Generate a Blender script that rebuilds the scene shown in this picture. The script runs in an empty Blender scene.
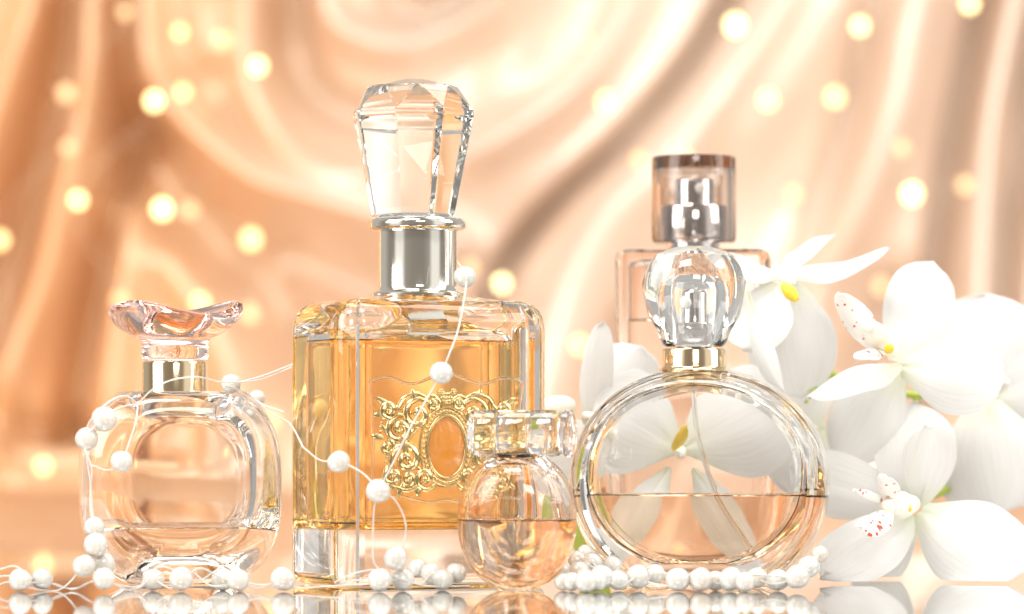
import bpy, bmesh, math, random
import numpy as np
from mathutils import Vector, Matrix
random.seed(7); np.random.seed(7)
R = math.radians; PI = math.pi
scene = bpy.context.scene
C = scene.collection
F = 4000.0          # focal length in photograph pixels
YH = 440.0          # eye level in the photograph
H = 0.036           # camera height above the table (m)

def at(px, py, d):                       # pixel + distance from the camera -> point (camera at y = -1)
    return Vector(((px-512)*d/F, d-1.0, H+(YH-py)*d/F))
def ybase(d): return YH + F*H/d          # photograph row where the table is at distance d

# ---------------------------------------------------------------- tagging
def tag(o, label, cat, group=None):
    o['label'] = label; o['category'] = cat
    if group: o['group'] = group
    return o
def empty(name, loc=(0,0,0), rz=0):
    o = bpy.data.objects.new(name, None); C.objects.link(o)
    o.location = loc; o.rotation_euler = (0,0,rz); o.empty_display_size = .01
    return o
def sharp(me, ang):
    me.set_sharp_from_angle(angle=R(ang))
def obj(name, bm, m, parent=None, ang=35, flat=False, world=False):
    me = bpy.data.meshes.new(name)
    if not isinstance(bm, bmesh.types.BMesh): raise TypeError
    bm.to_mesh(me); bm.free()
    for p in me.polygons: p.use_smooth = not flat
    if not flat: sharp(me, ang)
    if m: me.materials.append(m)
    o = bpy.data.objects.new(name, me); C.objects.link(o)
    if parent:
        o.parent = parent
        if world:
            bpy.context.view_layer.update()
            o.matrix_parent_inverse = parent.matrix_world.inverted()
    return o

# ---------------------------------------------------------------- materials
def mat(name):
    m = bpy.data.materials.new(name); m.use_nodes = True
    nt = m.node_tree; nt.nodes.clear()
    out = nt.nodes.new('ShaderNodeOutputMaterial')
    return m, nt, out
def setin(n, **k):
    for a, v in k.items():
        s = n.inputs[a.replace('_', ' ')]
        s.default_value = (*v, 1) if isinstance(v, tuple) and len(v) == 3 and s.type == 'RGBA' else v
def principled(name, color, rough=.4, metal=0, **k):
    m, nt, out = mat(name)
    b = nt.nodes.new('ShaderNodeBsdfPrincipled')
    setin(b, Base_Color=color, Roughness=rough, Metallic=metal, **k)
    nt.links.new(b.outputs[0], out.inputs[0])
    return m, nt, b
def bump(nt, b, scale, strength, dist=.001, detail=3, stretch=(1,1,1), coord='Object'):
    tc = nt.nodes.new('ShaderNodeTexCoord'); mp = nt.nodes.new('ShaderNodeMapping')
    mp.inputs['Scale'].default_value = stretch
    nz = nt.nodes.new('ShaderNodeTexNoise'); nz.inputs['Scale'].default_value = scale; nz.inputs['Detail'].default_value = detail
    bp = nt.nodes.new('ShaderNodeBump'); bp.inputs['Strength'].default_value = strength; bp.inputs['Distance'].default_value = dist
    nt.links.new(tc.outputs[coord], mp.inputs[0]); nt.links.new(mp.outputs[0], nz.inputs['Vector'])
    nt.links.new(nz.outputs['Fac'], bp.inputs['Height']); nt.links.new(bp.outputs[0], b.inputs['Normal'])
    return nz
def glass(name, color, ior=1.46, rough=0.0, wob=0.0, wscale=60):
    m, nt, out = mat(name)
    b = nt.nodes.new('ShaderNodeBsdfGlass'); b.distribution = 'GGX' if rough > 0 else 'BECKMANN'
    setin(b, Color=color, IOR=ior, Roughness=rough)
    if wob: bump(nt, b, wscale, wob, .0006, 1)
    nt.links.new(b.outputs[0], out.inputs[0])
    return m
M = {}
M['glass'] = glass('clear_glass', (.995,.995,.992), 1.5, wob=.10, wscale=70)
M['glass_cap'] = glass('crystal_glass', (.985,.99,.985), 1.52)
M['glass_pink'] = glass('pink_glass', (.998,.93,.91), 1.48, wob=.25, wscale=80)
M['glass_rose'] = glass('rose_glass', (.995,.972,.96), 1.48, wob=.08)
M['glass_smoke'] = glass('smoky_glass', (.99,.985,.98), 1.45)
nt_ = M['glass_smoke'].node_tree; va = nt_.nodes.new('ShaderNodeVolumeAbsorption')
va.inputs['Color'].default_value = (.50,.40,.34,1); va.inputs['Density'].default_value = 150
nt_.links.new(va.outputs[0], [n for n in nt_.nodes if n.type == 'OUTPUT_MATERIAL'][0].inputs['Volume'])
M['amber'] = glass('amber_perfume', (.99,.81,.49), 1.36)
M['palerose'] = glass('pale_rose_perfume', (.985,.90,.81), 1.36)
M['clearliq'] = glass('clear_perfume', (.99,.955,.92), 1.36)
M['silver'], nt_, b_ = principled('pale_gold_metal', (.90,.86,.76), .10, 1)
bump(nt_, b_, 40, .02, .001)
M['gold'], nt_, b_ = principled('gold_metal', (.66,.50,.24), .24, 1)
bump(nt_, b_, 900, .25, .0004)
M['goldcollar'], nt_, b_ = principled('rose_gold_metal', (.84,.66,.42), .10, 1)
bump(nt_, b_, 60, .02, .001)
M['chrome'], nt_, b_ = principled('chrome_metal', (.84,.80,.79), .09, 1)
M['white'], nt_, b_ = principled('white_plastic', (.85,.84,.82), .35)
M['amberplate'], nt_, b_ = principled('amber_enamel', (.66,.24,.02), .22, 0, Coat_Weight=1.0, Specular_IOR_Level=.6)
bump(nt_, b_, 150, .05, .001)
# pearls
M['pearl'], nt_, b_ = principled('pearl', (.93,.90,.86), .28, 0, Coat_Weight=1.0, Coat_Roughness=.05, Coat_IOR=1.65, Sheen_Weight=.2)
setin(b_, Subsurface_Weight=.12, Subsurface_Radius=(.0012,.001,.0009), Subsurface_Scale=1.0)
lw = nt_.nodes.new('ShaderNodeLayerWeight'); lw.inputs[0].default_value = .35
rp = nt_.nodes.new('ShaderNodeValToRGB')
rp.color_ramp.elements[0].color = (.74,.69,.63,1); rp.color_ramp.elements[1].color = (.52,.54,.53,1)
oi = nt_.nodes.new('ShaderNodeObjectInfo'); pr = nt_.nodes.new('ShaderNodeValToRGB')
pr.color_ramp.elements[0].color = (1,.94,.88,1); pr.color_ramp.elements[1].color = (.95,1,1,1); e_ = pr.color_ramp.elements.new(.5); e_.color = (1,1,.98,1)
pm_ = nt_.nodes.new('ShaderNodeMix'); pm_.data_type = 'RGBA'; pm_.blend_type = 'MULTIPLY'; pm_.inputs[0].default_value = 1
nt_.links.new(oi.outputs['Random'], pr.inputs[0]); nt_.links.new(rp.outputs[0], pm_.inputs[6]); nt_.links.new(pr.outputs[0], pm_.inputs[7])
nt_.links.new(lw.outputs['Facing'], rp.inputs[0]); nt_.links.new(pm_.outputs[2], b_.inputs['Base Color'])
bump(nt_, b_, 300, .04, .0006)
M['wire'], nt_, b_ = principled('white_cord', (.9,.87,.82), .3, 0, Transmission_Weight=.25)
M['tube'] = glass('clear_plastic', (.93,.93,.92), 1.2)
M['cable'], nt_, b_ = principled('clear_cable', (.85,.75,.6), .3, 0)

# orchid
def petal_mat(name, c0, c1, trans=.35):
    m, nt, out = mat(name)
    uv = nt.nodes.new('ShaderNodeUVMap'); uv.uv_map = 'UVMap'
    sep = nt.nodes.new('ShaderNodeSeparateXYZ'); nt.links.new(uv.outputs[0], sep.inputs[0])
    rp = nt.nodes.new('ShaderNodeValToRGB')
    rp.color_ramp.elements[0].color = (*c0, 1); rp.color_ramp.elements[0].position = 0.0
    rp.color_ramp.elements[1].color = (*c1, 1); rp.color_ramp.elements[1].position = .28
    nt.links.new(sep.outputs[0], rp.inputs[0])
    vm = nt.nodes.new('ShaderNodeMapping'); vm.inputs['Scale'].default_value = (1.6, 34, 1)
    vn = nt.nodes.new('ShaderNodeTexNoise'); vn.inputs['Scale'].default_value = 1.0; vn.inputs['Detail'].default_value = 3
    vr = nt.nodes.new('ShaderNodeValToRGB'); vr.color_ramp.elements[0].position = .30; vr.color_ramp.elements[0].color = (.86,.87,.84,1)
    vr.color_ramp.elements[1].position = .52; vr.color_ramp.elements[1].color = (1,1,1,1)
    vx = nt.nodes.new('ShaderNodeMix'); vx.data_type = 'RGBA'; vx.blend_type = 'MULTIPLY'; vx.inputs[0].default_value = .45
    nt.links.new(uv.outputs[0], vm.inputs[0]); nt.links.new(vm.outputs[0], vn.inputs['Vector']); nt.links.new(vn.outputs['Fac'], vr.inputs[0])
    nt.links.new(rp.outputs[0], vx.inputs[6]); nt.links.new(vr.outputs[0], vx.inputs[7])
    b = nt.nodes.new('ShaderNodeBsdfPrincipled')
    setin(b, Roughness=.55, Subsurface_Weight=.3, Subsurface_Radius=(.002,.0018,.0016), Subsurface_Scale=1.0, Sheen_Weight=.15)
    t = nt.nodes.new('ShaderNodeBsdfTranslucent')
    mx = nt.nodes.new('ShaderNodeMixShader'); mx.inputs[0].default_value = trans
    nt.links.new(vx.outputs[2], b.inputs['Base Color']); nt.links.new(vx.outputs[2], t.inputs[0])
    mp = nt.nodes.new('ShaderNodeMapping'); mp.inputs['Scale'].default_value = (2.2, 26, 1)
    nz = nt.nodes.new('ShaderNodeTexNoise'); nz.inputs['Scale'].default_value = 1.0; nz.inputs['Detail'].default_value = 4
    bp = nt.nodes.new('ShaderNodeBump'); bp.inputs['Strength'].default_value = .30; bp.inputs['Distance'].default_value = .0006
    nt.links.new(uv.outputs[0], mp.inputs[0]); nt.links.new(mp.outputs[0], nz.inputs['Vector'])
    nt.links.new(nz.outputs['Fac'], bp.inputs['Height'])
    nt.links.new(bp.outputs[0], b.inputs['Normal']); nt.links.new(bp.outputs[0], t.inputs['Normal'])
    nt.links.new(b.outputs[0], mx.inputs[1]); nt.links.new(t.outputs[0], mx.inputs[2])
    nt.links.new(mx.outputs[0], out.inputs[0])
    return m
M['petal'] = petal_mat('orchid_petal', (.88,.90,.74), (.935,.93,.915))
M['column'], nt_, b_ = principled('orchid_column', (.93,.90,.78), .5, 0, Subsurface_Weight=.4, Subsurface_Radius=(.002,.0018,.0012), Subsurface_Scale=1.0)
M['yellow'], nt_, b_ = principled('orchid_throat', (.92,.66,.05), .5)
M['leaf'], nt_, b_ = principled('orchid_green', (.42,.50,.08), .45)
M['bud'] = petal_mat('orchid_bud', (.80,.85,.45), (.93,.90,.78), .15)
# spotted lip
m, nt, out = mat('orchid_lip')
b = nt.nodes.new('ShaderNodeBsdfPrincipled'); setin(b, Roughness=.5, Subsurface_Weight=.3, Subsurface_Radius=(.002,.0015,.001), Subsurface_Scale=1.0)
tc = nt.nodes.new('ShaderNodeTexCoord')
vo = nt.nodes.new('ShaderNodeTexVoronoi'); vo.inputs['Scale'].default_value = 560
nz = nt.nodes.new('ShaderNodeTexNoise'); nz.inputs['Scale'].default_value = 130
ad = nt.nodes.new('ShaderNodeMath'); ad.operation = 'MULTIPLY_ADD'; ad.inputs[1].default_value = .9
rp = nt.nodes.new('ShaderNodeValToRGB'); rp.color_ramp.interpolation = 'LINEAR'
rp.color_ramp.elements[0].color = (.62,.08,.03,1); rp.color_ramp.elements[0].position = .66
rp.color_ramp.elements[1].color = (.93,.91,.87,1); rp.color_ramp.elements[1].position = .74
nt.links.new(tc.outputs['Object'], vo.inputs['Vector']); nt.links.new(tc.outputs['Object'], nz.inputs['Vector'])
nt.links.new(nz.outputs['Fac'], ad.inputs[0]); nt.links.new(vo.outputs['Distance'], ad.inputs[2])
nt.links.new(ad.outputs[0], rp.inputs[0]); nt.links.new(rp.outputs[0], b.inputs['Base Color'])
nt.links.new(b.outputs[0], out.inputs[0]); M['lip'] = m

# satin
M['satin'], nt_, b_ = principled('peach_satin', (.86,.62,.42), .36, .3, Coat_Weight=1.0, Coat_Roughness=.28, Sheen_Weight=.2, Sheen_Roughness=.3, Specular_IOR_Level=.6)
setin(b_, Sheen_Tint=(1.0,.86,.72))
# cloth colour runs peach (left) to champagne (right); shade painted into the darker foot
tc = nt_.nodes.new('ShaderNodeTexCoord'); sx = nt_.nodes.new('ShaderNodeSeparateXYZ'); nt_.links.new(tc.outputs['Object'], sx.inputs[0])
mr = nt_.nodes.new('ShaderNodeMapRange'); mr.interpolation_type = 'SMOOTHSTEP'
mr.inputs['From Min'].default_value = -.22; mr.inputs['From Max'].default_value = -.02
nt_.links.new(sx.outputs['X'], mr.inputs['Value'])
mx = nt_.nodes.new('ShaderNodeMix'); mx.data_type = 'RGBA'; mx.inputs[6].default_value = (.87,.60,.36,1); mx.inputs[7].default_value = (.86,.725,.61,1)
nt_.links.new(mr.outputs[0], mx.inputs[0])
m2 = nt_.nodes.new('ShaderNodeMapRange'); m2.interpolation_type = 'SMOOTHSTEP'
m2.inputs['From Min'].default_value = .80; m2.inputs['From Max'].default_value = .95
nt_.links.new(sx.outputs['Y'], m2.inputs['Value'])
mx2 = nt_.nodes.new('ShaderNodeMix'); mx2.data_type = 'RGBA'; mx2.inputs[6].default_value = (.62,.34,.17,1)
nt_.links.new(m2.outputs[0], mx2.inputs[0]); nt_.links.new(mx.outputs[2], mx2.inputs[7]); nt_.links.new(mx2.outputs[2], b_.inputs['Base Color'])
# mirror table
M['mirror'], nt_, b_ = principled('mirror_table', (.64,.63,.62), .04, 1)
nzr = bump(nt_, b_, 30, .015, .0006, 2)

def emit(name, color, s):
    m, nt, out = mat(name)
    e = nt.nodes.new('ShaderNodeEmission'); setin(e, Color=color, Strength=s)
    nt.links.new(e.outputs[0], out.inputs[0]); return m

# ---------------------------------------------------------------- mesh helpers
def catmull(pts, n=8):
    pts = [Vector(p) for p in pts]
    if len(pts) < 3: return pts
    P = [pts[0]*2-pts[1]] + pts + [pts[-1]*2-pts[-2]]
    out = []
    for i in range(1, len(P)-2):
        a, b, c, d = P[i-1:i+3]
        for k in range(n):
            t = k/n
            out.append(.5*((2*b)+(c-a)*t+(2*a-5*b+4*c-d)*t*t+(3*b-a-3*c+d)*t**3))
    out.append(pts[-1]); return out
def tube(bm, pts, r, n=6, smooth=True, closed=False, rfun=None):
    ps = catmull(pts) if smooth else [Vector(p) for p in pts]
    rings = []; L = len(ps)
    up = Vector((0,0,1)); prev = None
    for i, p in enumerate(ps):
        t = (ps[min(i+1, L-1)]-ps[max(i-1, 0)])
        if t.length < 1e-12: t = Vector((1,0,0))
        t.normalize()
        if prev is None:
            a = t.cross(up)
            if a.length < .05: a = t.cross(Vector((1,0,0)))
        else:
            a = prev - t*prev.dot(t)
            if a.length < 1e-9: a = t.cross(up)
        a.normalize(); prev = a
        b = t.cross(a)
        rr = r*(rfun(i/(L-1)) if rfun else 1)
        rings.append([bm.verts.new(p+(a*math.cos(2*PI*k/n)+b*math.sin(2*PI*k/n))*rr) for k in range(n)])
    for i in range(L-1):
        for k in range(n):
            bm.faces.new((rings[i][k], rings[i][(k+1)%n], rings[i+1][(k+1)%n], rings[i+1][k]))
    if closed:
        pass
    else:
        bm.faces.new(rings[0][::-1]); bm.faces.new(rings[-1])
def ellipsoid(bm, c, r, rot=None, u=16, v=10):
    mtx = Matrix.Translation(c) @ (rot.to_4x4() if rot else Matrix.Identity(4)) @ Matrix.Diagonal((*r, 1))
    bmesh.ops.create_uvsphere(bm, u_segments=u, v_segments=v, radius=1, matrix=mtx)
def loft(bm, rings, cap0=True, cap1=True):
    V = [[bm.verts.new(p) for p in r] for r in rings]
    n = len(V[0])
    for i in range(len(V)-1):
        for k in range(n):
            bm.faces.new((V[i][k], V[i][(k+1)%n], V[i+1][(k+1)%n], V[i+1][k]))
    if cap0: bm.faces.new(V[0][::-1])
    if cap1: bm.faces.new(V[-1])
    return V
def ring(r, z, n=48, ry=None, rot=0, cx=0, cy=0):
    ry = r if ry is None else ry
    return [Vector((cx+r*math.cos(2*PI*k/n+rot), cy+ry*math.sin(2*PI*k/n+rot), z)) for k in range(n)]
def lathe(bm, prof, n=48, cx=0, cy=0, ry=1.0):
    return loft(bm, [ring(r, z, n, r*ry, 0, cx, cy) for r, z in prof])
def recalc(bm): bmesh.ops.recalc_face_normals(bm, faces=bm.faces[:])
def join_hollow(outer, inner):           # a shell: outer surface plus the cavity wall turned inwards
    recalc(outer); recalc(inner)
    bmesh.ops.reverse_faces(inner, faces=inner.faces[:])
    me = bpy.data.meshes.new('tmp'); inner.to_mesh(me); inner.free()
    outer.from_mesh(me); bpy.data.meshes.remove(me)
    return outer
def fill_to(bm, z, grow=1.012):          # what a liquid standing at level z fills of a cavity
    recalc(bm)
    c = Vector((0,0,0))
    for v in bm.verts: c += v.co
    c /= len(bm.verts)
    for v in bm.verts: v.co = c+(v.co-c)*grow
    g = bm.verts[:]+bm.edges[:]+bm.faces[:]
    bmesh.ops.bisect_plane(bm, geom=g, dist=1e-7, plane_co=(0,0,z), plane_no=(0,0,1), clear_outer=True)
    be = [e for e in bm.edges if e.is_boundary]
    new = bmesh.ops.edgeloop_fill(bm, edges=be)['faces']
    ins = bmesh.ops.inset_region(bm, faces=new, thickness=1.6, use_even_offset=True)
    for f in new:
        for v in f.verts: v.co.z -= 1.5
    recalc(bm); return bm
def scale_bm(bm, k):
    for v in bm.verts: v.co *= k
    return bm

def superell(a, b, z0, n, ph, e, zmin=0):
    c, s = math.cos(ph), math.sin(ph)
    x = a*math.copysign(abs(c)**(2/e), c); z = b*math.copysign(abs(s)**(2/e), s)
    return x, max(zmin, z0+z)
def lens_body(a, b, z0, prof, e=2.0, n=96, zmin=0, cx=0, flat_top=None):
    """outline in the x-z plane swept front to back: prof = [(y, inset)]"""
    bm = bmesh.new(); rings = []
    for y, ins in prof:
        r = []
        for k in range(n):
            x, z = superell(a-ins, b-ins, z0, n, 2*PI*k/n, e, zmin)
            if flat_top is not None: z = min(z, flat_top)
            r.append(Vector((cx+x, y, z)))
        rings.append(r)
    loft(bm, rings)
    bmesh.ops.remove_doubles(bm, verts=bm.verts[:], dist=.02)
    return bm
def rrect(w, dp, r, z, bead=0, seg=6):
    pts = []
    hx, hy = w/2-r, dp/2-r
    for ci, (sx, sy) in enumerate(((1,1),(-1,1),(-1,-1),(1,-1))):
        cx, cy = sx*hx, sy*hy; a0 = ci*PI/2
        d0 = Vector((math.cos(a0), math.sin(a0), 0)); d1 = Vector((math.cos(a0+PI/2), math.sin(a0+PI/2), 0))
        c = Vector((cx, cy, z))
        b1 = bead
        pts.append(c + d0*r - d1*b1*1.9); pts.append(c + d0*(r-b1*.55) - d1*b1*.9)
        for k in range(seg+1):
            a = a0+PI/2*k/seg
            pts.append(c+Vector((math.cos(a), math.sin(a), 0))*r)
        pts.append(c + d1*(r-b1*.55) - d0*b1*.9); pts.append(c + d1*r - d0*b1*1.9)
    return pts

# ================================================================ THE TABLE
bm = bmesh.new()
bmesh.ops.create_cube(bm, size=1, matrix=Matrix.Translation((0, .15, -.006)) @ Matrix.Diagonal((1.7, 1.5, .012, 1)))
bmesh.ops.bevel(bm, geom=bm.edges[:], offset=.001, segments=2, affect='EDGES')
t = obj('mirror_table', bm, M['mirror']); t['kind'] = 'structure'
tag(t, 'polished mirror tabletop under the perfume bottles and pearls', 'table')

# ================================================================ SATIN BACKDROP
DB = 2.0
def seg_dist(X, Y, pts):
    best = np.full(X.shape, 1e9); 
    for (x0,y0),(x1,y1) in zip(pts[:-1], pts[1:]):
        dx, dy = x1-x0, y1-y0; L2 = dx*dx+dy*dy
        t = np.clip(((X-x0)*dx+(Y-y0)*dy)/L2, 0, 1)
        d = np.hypot(X-x0-t*dx, Y-y0-t*dy)
        best = np.minimum(best, d)
    return best
def cr2(pts, n=6):
    return [(p.x, p.y) for p in catmull([Vector((x,y,0)) for x,y in pts], n)]
us = np.arange(-900, 1930, 5.0); vs = np.concatenate([np.arange(-560, 800, 5.0), np.arange(800, 1900, 10.0)])
U, V = np.meshgrid(us, vs)
Hf = np.zeros_like(U)      # relief in px towards the camera
crests = [   # (polyline, half width, height)
 ([(60,-120),(42,0),(10,90),(-25,200),(-60,420)], 17, 30),
 ([(110,-120),(98,0),(97,70),(88,130),(68,200),(48,280),(10,380),(-30,520)], 19, 34),
 ([(150,-120),(146,0),(152,60),(172,110),(215,150),(262,184),(320,207),(380,222),(450,250)], 22, 40),
 ([(245,-120),(246,0),(246,60),(262,115),(300,160),(360,180),(440,170),(540,120),(600,60),(650,-40)], 20, 30),
 ([(318,-120),(325,0),(350,38),(398,52),(448,36),(500,8),(560,-60)], 20, 34),
 ([(205,-120),(200,0),(208,50)], 18, 16),
 ([(130,215),(128,270),(118,340),(110,420)], 24, 26),
 ([(175,260),(215,320),(240,400),(250,480)], 26, 22),
 ([(560,-120),(540,0),(520,80),(500,160)], 50, 20),
 ([(850,-120),(800,0),(740,90),(660,170),(600,230),(560,320),(540,450)], 55, 40),
 ([(960,-120),(915,0),(890,110),(850,210),(800,300),(760,460)], 34, 34),
 ([(1030,-120),(1005,20),(985,130),(975,260),(960,420)], 18, 26),
 ([(1110,-120),(1060,60),(1040,200),(1020,300),(1010,450)], 22, 26),
]
valleys = [
 ([(80,-120),(68,0),(45,110),(10,230),(-20,330),(-60,480)], 18, 46),
 ([(135,-120),(128,0),(125,100),(118,180),(100,260),(82,340),(60,450)], 15, 46),
 ([(140,130),(165,190),(210,240),(262,290),(300,340),(350,430)], 30, 46),
 ([(290,250),(345,280),(400,300)], 30, 40),
 ([(300,-120),(292,0),(300,70),(340,110),(400,125)], 18, 34),
 ([(370,-60),(400,0),(430,12),(470,-30)], 18, 34),
 ([(800,-120),(728,0),(690,62),(624,140),(560,198),(515,250),(480,320),(450,420)], 11, 52),
 ([(940,-120),(872,10),(855,90),(838,160),(805,260),(770,360)], 16, 30),
 ([(1030,-160),(985,10),(968,90),(950,180),(940,250),(925,400)], 13, 52),
 ([(1075,-120),(1034,60),(1026,160),(1010,250),(1000,380)], 11, 46),
 ([(860,-120),(800,20),(735,120),(700,200)], 22, 14),
 ([(640,330),(600,400),(560,520)], 26, 46),
 ([(900,300),(860,400),(850,560)], 26, 44),
 ([(0,420),(60,440),(160,450)], 22, 26),
 ([(-20,520),(80,530),(220,540)], 22, 26),
]
for p, w, a in crests:
    d = seg_dist(U, V, cr2(p)); Hf += a*np.exp(-(d/w)**2)
for p, w, a in valleys:
    d = seg_dist(U, V, cr2(p)); Hf -= a*np.exp(-(d/w)**2)
# the rest of the curtain, outside the photograph: hanging folds
side = np.clip((np.abs(U-512)-560)/160, 0, 1)
upm = np.clip((-V-110)/120, 0, 1)
gen = 34*np.sin(U/34+1.3*np.sin(V/330)+.8*np.sin(U/143))
Hf = Hf*(1-side) + gen*side
Hf = Hf*(1-upm) + gen*upm
Hf += 5*np.sin(U/60+V/85) + 4*np.sin(U/41-V/120)
k = DB/F
z0 = YH + F*H/DB               # row where the curtain meets the table
rad = 0.035
bm = bmesh.new(); me = bpy.data.meshes.new('satin_backdrop')
X = (U-512)*k
S = (z0-V)*k                   # arc length up from the table line
relief = Hf*k*1.95
a = np.clip((rad-S)/rad, 0, None)          # bend at the foot
ang = np.minimum(a, PI/2)
Yb = np.where(S > rad, 0, -rad*(1-np.cos(ang))); Zb = np.where(S > rad, S, rad-rad*np.sin(ang))
ext = np.clip((a-PI/2)*rad, 0, None)
Yb = Yb-ext
ny = -np.cos(ang); nz_ = np.sin(ang)
rel2 = relief*np.clip(1-ext/.10, .0, 1)*np.where(ang > 1.2, .5, 1) + np.where(ext > 0, .004+.004*np.sin(ext*70+2*np.sin(X*9)), 0)*np.clip(ext/.05, 0, 1)*np.clip((.585-ext)/.1,0,1) 
rel2 = np.where(ang > .1, np.maximum(rel2, -.004)+.004*np.clip(ang, 0, 1), rel2)*np.clip((.590-ext)/.3, 0, 1)
Yw = 1.0+Yb+ny*rel2; Zw = np.maximum(Zb+nz_*rel2+.0006, .0005) - .0025*np.clip((ext-.55)/.04, 0, 1)
co = np.stack([X, Yw, Zw], -1).reshape(-1, 3)
nr, nc = U.shape
idx = np.arange(nr*nc).reshape(nr, nc)
keep_rows = [r for r in range(nr-1)]
q = np.stack([idx[:-1,:-1], idx[1:,:-1], idx[1:,1:], idx[:-1,1:]], -1).reshape(-1, 4)
me.from_pydata(co.tolist(), [], q.tolist())
for p in me.polygons: p.use_smooth = True
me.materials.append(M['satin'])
bm.free()
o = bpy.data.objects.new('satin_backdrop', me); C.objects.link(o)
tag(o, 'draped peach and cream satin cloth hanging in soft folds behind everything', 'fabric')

# ================================================================ FAIRY LIGHTS (out of focus in front of the cloth)
LM = [emit('bulb_glow_strong', (1.0,.80,.36), 7.5), emit('bulb_glow', (1.0,.76,.34), 4.2), emit('bulb_glow_faint', (1.0,.66,.34), 2.6)]
strands = [
 ('leftmost string of fairy lights glowing softly against orange satin', [(40,-40,1),(125,12,2),(66,93,2),(68,147,2),(0,240,1),(43,466,1),(36,535,2)]),
 ('string of fairy lights directly above the small bottle with the pink cap', [(178,-30,1),(180,32,1),(154,101,0),(183,92,1),(78,200,0),(120,300,2)]),
 ('string of fairy lights between the pink cap and the tall crystal stopper', [(222,40,2),(258,66,0),(190,210,2),(162,209,0),(251,239,1),(250,314,2),(200,302,1),(270,420,2)]),
 ('string of fairy lights between crystal stopper and spray cap', [(585,40,2),(607,102,1),(640,160,2),(502,283,0),(470,268,2),(580,345,1)]),
 ('string of fairy lights above the clear spray cap', [(735,25,0),(685,160,1),(768,100,1),(835,97,1),(793,194,2),(720,300,2)]),
 ('rightmost string of fairy lights over the orchids', [(970,4,0),(860,26,0),(902,148,2),(912,194,0),(965,185,2),(881,286,2),(1018,480,1)]),
]
bulb_me = {}
for si, (lab, bulbs) in enumerate(strands):
    root = empty('string_lights', at(bulbs[0][0], bulbs[0][1], 1.9))
    tag(root, lab, 'fairy lights', 'strings of fairy lights in front of the satin')
    bpy.context.view_layer.update()
    pts = [at(x, y, 1.9)+Vector((0,0,.002)) for x, y, s in bulbs]
    bm = bmesh.new(); tube(bm, pts, .0002, 5)
    w = obj('wire', bm, M['cable'], root, world=True)
    for x, y, s in bulbs:
        bm = bmesh.new(); ellipsoid(bm, (0,0,0), (.0027,.0027,.0030), u=16, v=8)
        b = obj('bulb', bm, LM[s], root)
        b.location = at(x, y, 1.9)-root.location; b.scale = (random.uniform(.9,1.4),)*3

# ================================================================ TALL AMBER BOTTLE
d = 1.0; kk = d/F
TH = R(22)
tall = empty('perfume_bottle', (at(418, 0, d).x, 0.0, 0), TH)
tall.location.z = .0003
tag(tall, 'tall square amber perfume bottle with faceted crystal stopper and ornate gold emblem', 'perfume bottle')
W, DP = 222, 156
def tall_outer():
    bm = bmesh.new(); rings = []
    for z, ins in ((0,9),(2,4),(6,1.2),(12,0),(60,0),(130,0),(200,0),(252,0),(263,1.5),(271,5),(277,11),(280.5,19)):
        rings.append(rrect(W-2*ins, DP-2*ins, max(4, 17-ins*.5), z, 5 if ins < 6 else 3))
    n = len(rings[0])
    # shoulder: dips in a step and rises to the round neck
    base = rrect(W-2*30, DP-2*26, 16, 281.5, 3)
    rings.append(base)
    for f, z in ((.35,283),(.75,286),(1.0,288)):
        r = []
        for i in range(n):
            p = base[i]; a = math.atan2(p.y, p.x)
            c = Vector((44*math.cos(a), 44*math.sin(a), 0))
            r.append(Vector((p.x*(1-f)+c.x*f, p.y*(1-f)+c.y*f, z)))
        rings.append(r)
    loft(bm, rings); return bm
def tall_inner():
    bm = bmesh.new(); rings = []
    for z, ins in ((56,12),(58,6),(62,2),(70,0),(150,0),(232,0),(240,1),(246,4),(250,11),(252,26)):
        rings.append(rrect(W-2*29-2*ins, DP-2*29-2*ins, max(5, 12-ins*.3), z, 0))
    last = rings[-1]
    for f, z in ((.6,256),(1,262),(1,287)):
        rings.append([Vector((p.x*(1-f)+20*f*math.cos(math.atan2(p.y,p.x)), p.y*(1-f)+20*f*math.sin(math.atan2(p.y,p.x)), z)) for p in last])
    loft(bm, rings); bmesh.ops.remove_doubles(bm, verts=bm.verts[:], dist=.01); return bm
obj('glass_body', scale_bm(join_hollow(tall_outer(), tall_inner()), kk), M['glass'], tall, 28)
obj('perfume', scale_bm(fill_to(tall_inner(), 241), kk), M['amber'], tall, 28)
# collar
bm = bmesh.new()
lathe(bm, [(38,283),(46,283),(47.5,285),(47.5,289),(45,291),(41,292),(40,294),(39.5,297),(39.5,350),(40,352),(46,353),(48.5,355),(49,358),(48.5,361),(46,363.5),(30,364)], 64)
recalc(bm); obj('collar', scale_bm(bm, kk), M['silver'], tall, 40)
# crystal stopper
def facets(rings_def, n=8, rot0=0):
    bm = bmesh.new(); V = []
    for r, z, half, sy in rings_def:
        V.append([bm.verts.new((r*math.cos(2*PI*(k+half*.5)/n+rot0), r*sy*math.sin(2*PI*(k+half*.5)/n+rot0), z)) for k in range(n)])
    for i in range(len(V)-1):
        h0, h1 = rings_def[i][2], rings_def[i+1][2]
        for k in range(n):
            k1 = (k+1) % n
            if h0 == h1: bm.faces.new((V[i][k], V[i][k1], V[i+1][k1], V[i+1][k]))
            elif h1 > h0:
                bm.faces.new((V[i][k], V[i][k1], V[i+1][k])); bm.faces.new((V[i][k1], V[i+1][k1], V[i+1][k]))
            else:
                bm.faces.new((V[i][k], V[i+1][k1], V[i+1][k])); bm.faces.new((V[i][k], V[i][k1], V[i+1][k1]))
    bm.faces.new(V[0][::-1]); bm.faces.new(V[-1]); recalc(bm)
    return bm
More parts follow.
